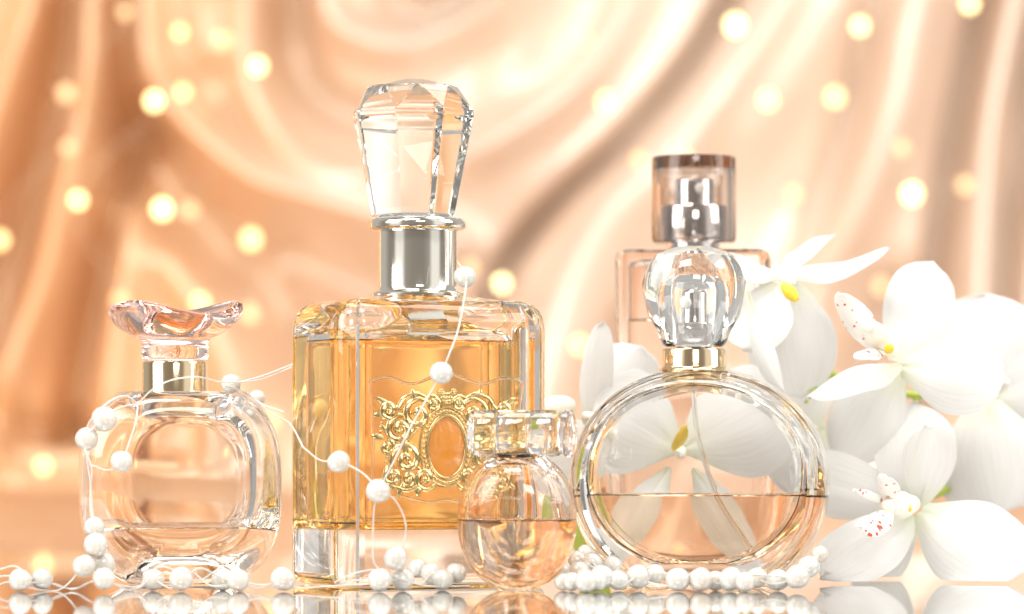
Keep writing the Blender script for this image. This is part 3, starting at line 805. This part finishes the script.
garland('pearl garland lying in front of the amber bottle base', [
  (380,582.5,12,.948),(403,579.5,11.5,.953),(432,574,11,.96),(456,573,10.5,.962),(418,568,10,.965),(443,582,10.5,.958)],
  [[(340,583,.955),(360,580,.952),(380,582,.948),(403,579,.952),(420,584,.955),(432,575,.958),(456,573,.96)],
   [(335,582,.955),(352,574,.95),(372,570,.95),(385,572,.95),(403,580,.95),(430,586,.955),(470,586,.96)]])
garland('heaped pearl garland between the miniature and round bottles', [
  (577,560,9,.975),(592,563,10,.972),(602,577,12.5,.955),(579,573,11,.965),(563,584,9,.955),(586,585,11,.945),(562,570,8,.985),(585,553,8.5,.99),(572,586,10,.95),(597,590,10,.948),(612,566,9.5,.975),(618,584,10.5,.955)],
  [[(563,584,.955),(579,573,.96),(592,563,.97),(602,577,.955),(620,586,.953),(634,578,.955)],
   [(577,560,.975),(600,570,.96),(615,574,.955),(632,585,.955)]])
garland('pearl garland in a row at the foot of the round bottle', [
  (638,577,12,.958),(677.5,581,12,.95),(701,580,12,.95),(731,580,12.5,.95),(757,578,10.5,.957),(797.5,577,12.5,.95),(809,567,11,.962),(819,554,9,.985),(655,574,10,.965),(716,584,10,.955),(745,588,10,.948),(778,584,11,.953)],
  [[(638,577,.958),(650,567,.957),(664,572,.955),(677,581,.95),(690,574,.95),(701,580,.95),(716,572,.95),(731,580,.95),(757,580,.955),(775,584,.95),(797,577,.95),(809,567,.96),(819,554,.985)],
   [(638,579,.958),(656,584,.955),(677,585,.95),(700,568,.95),(715,582,.95),(731,584,.95),(750,575,.955),(780,576,.95),(798,579,.95)]])

# ================================================================ LIGHT
w = bpy.data.worlds.new('World'); scene.world = w; w.use_nodes = True
wn = w.node_tree; bg = wn.nodes['Background']; bg.inputs[1].default_value = .70
tc = wn.nodes.new('ShaderNodeTexCoord'); gr = wn.nodes.new('ShaderNodeTexGradient'); gr.gradient_type = 'RADIAL'
wr = wn.nodes.new('ShaderNodeValToRGB')      # made-up bright and dark bands all round, for metal and glass to reflect
stops = [(0,.42),(.045,.45),(.07,1.5),(.125,1.5),(.15,.55),(.20,.46),(.25,.42),(.30,.42),(.345,.60),(.37,1.5),(.425,1.5),(.45,.45),(.50,.46),(.56,.8),(.75,.8),(.94,.8),(1.0,.42)]
els = wr.color_ramp.elements
while len(els) < len(stops): els.new(.5)
for e, (p, v) in zip(els, stops):
    e.position = p; t_ = min(1, v); e.color = (v, v*(.86+.13*t_), v*(.73+.24*t_), 1)
wn.links.new(tc.outputs['Generated'], gr.inputs[0]); wn.links.new(gr.outputs['Fac'], wr.inputs[0]); wn.links.new(wr.outputs[0], bg.inputs[0])
def area(name, loc, look, sx, sy, power, col=(1,1,1)):
    l = bpy.data.lights.new(name, 'AREA'); l.shape = 'RECTANGLE'; l.size = sx; l.size_y = sy; l.energy = power; l.color = col
    o = bpy.data.objects.new(name, l); C.objects.link(o); o.location = loc
    o.rotation_euler = (Vector(look)-Vector(loc)).to_track_quat('-Z', 'Y').to_euler()
    return o
area('softbox_left', (-.75,-.35,.42), (0,.05,.06), .5, .6, 6, (1,.97,.93))
area('softbox_right', (.8,-.15,.5), (0.05,.05,.06), .4, .6, 4.6, (1,.97,.93))
area('added_front_fill', (.12,-1.15,.55), (.05,0,.05), .35, .25, 4.6, (1,.98,.95))  # unseen fill, added to brighten the petals from the front
area('added_satin_light', (-.12,-.25,.50), (-.12,1.0,.12), .22, .16, 2.3, (1,.97,.93))  # added out of view to whiten the satin crests
area('softbox_top', (.05,.10,.80), (0,-.05,.0), .8, .3, 6, (1,.97,.93))
area('backdrop_lamp_top', (.30,.72,.66), (.05,1.0,.12), .3, .10, .95, (1,.93,.85))
area('backdrop_lamp_right', (.62,.45,.25), (.30,1.0,.14), .15, .3, .75, (1,.92,.87))
area('added_orange_light', (-.60,.72,.10), (-.12,1.0,.12), .10, .3, .9, (1,.50,.20))  # added orange light that tints the left of the cloth

# ================================================================ CAMERA
cam = bpy.data.cameras.new('Camera'); co_ = bpy.data.objects.new('Camera', cam); C.objects.link(co_)
co_.location = (0,-1.0,H); co_.rotation_euler = (R(90),0,0)
cam.sensor_width = 36; cam.lens = F*36/1024; cam.shift_y = (YH-307)/1024
cam.clip_start = .01; cam.clip_end = 50
cam.dof.use_dof = True; cam.dof.focus_distance = .985; cam.dof.aperture_fstop = (F*36/1024)/11.5
scene.camera = co_
scene.render.resolution_x = 1024; scene.render.resolution_y = 614
scene.view_settings.view_transform = 'Standard'; scene.view_settings.look = 'None'
scene.view_settings.exposure = -.10; scene.view_settings.gamma = 1
cy = scene.cycles
cy.max_bounces = 24; cy.transmission_bounces = 22; cy.glossy_bounces = 10; cy.diffuse_bounces = 4; cy.transparent_max_bounces = 8
cy.caustics_reflective = True; cy.caustics_refractive = True; cy.blur_glossy = .5
cy.sample_clamp_indirect = 6; cy.use_denoising = True
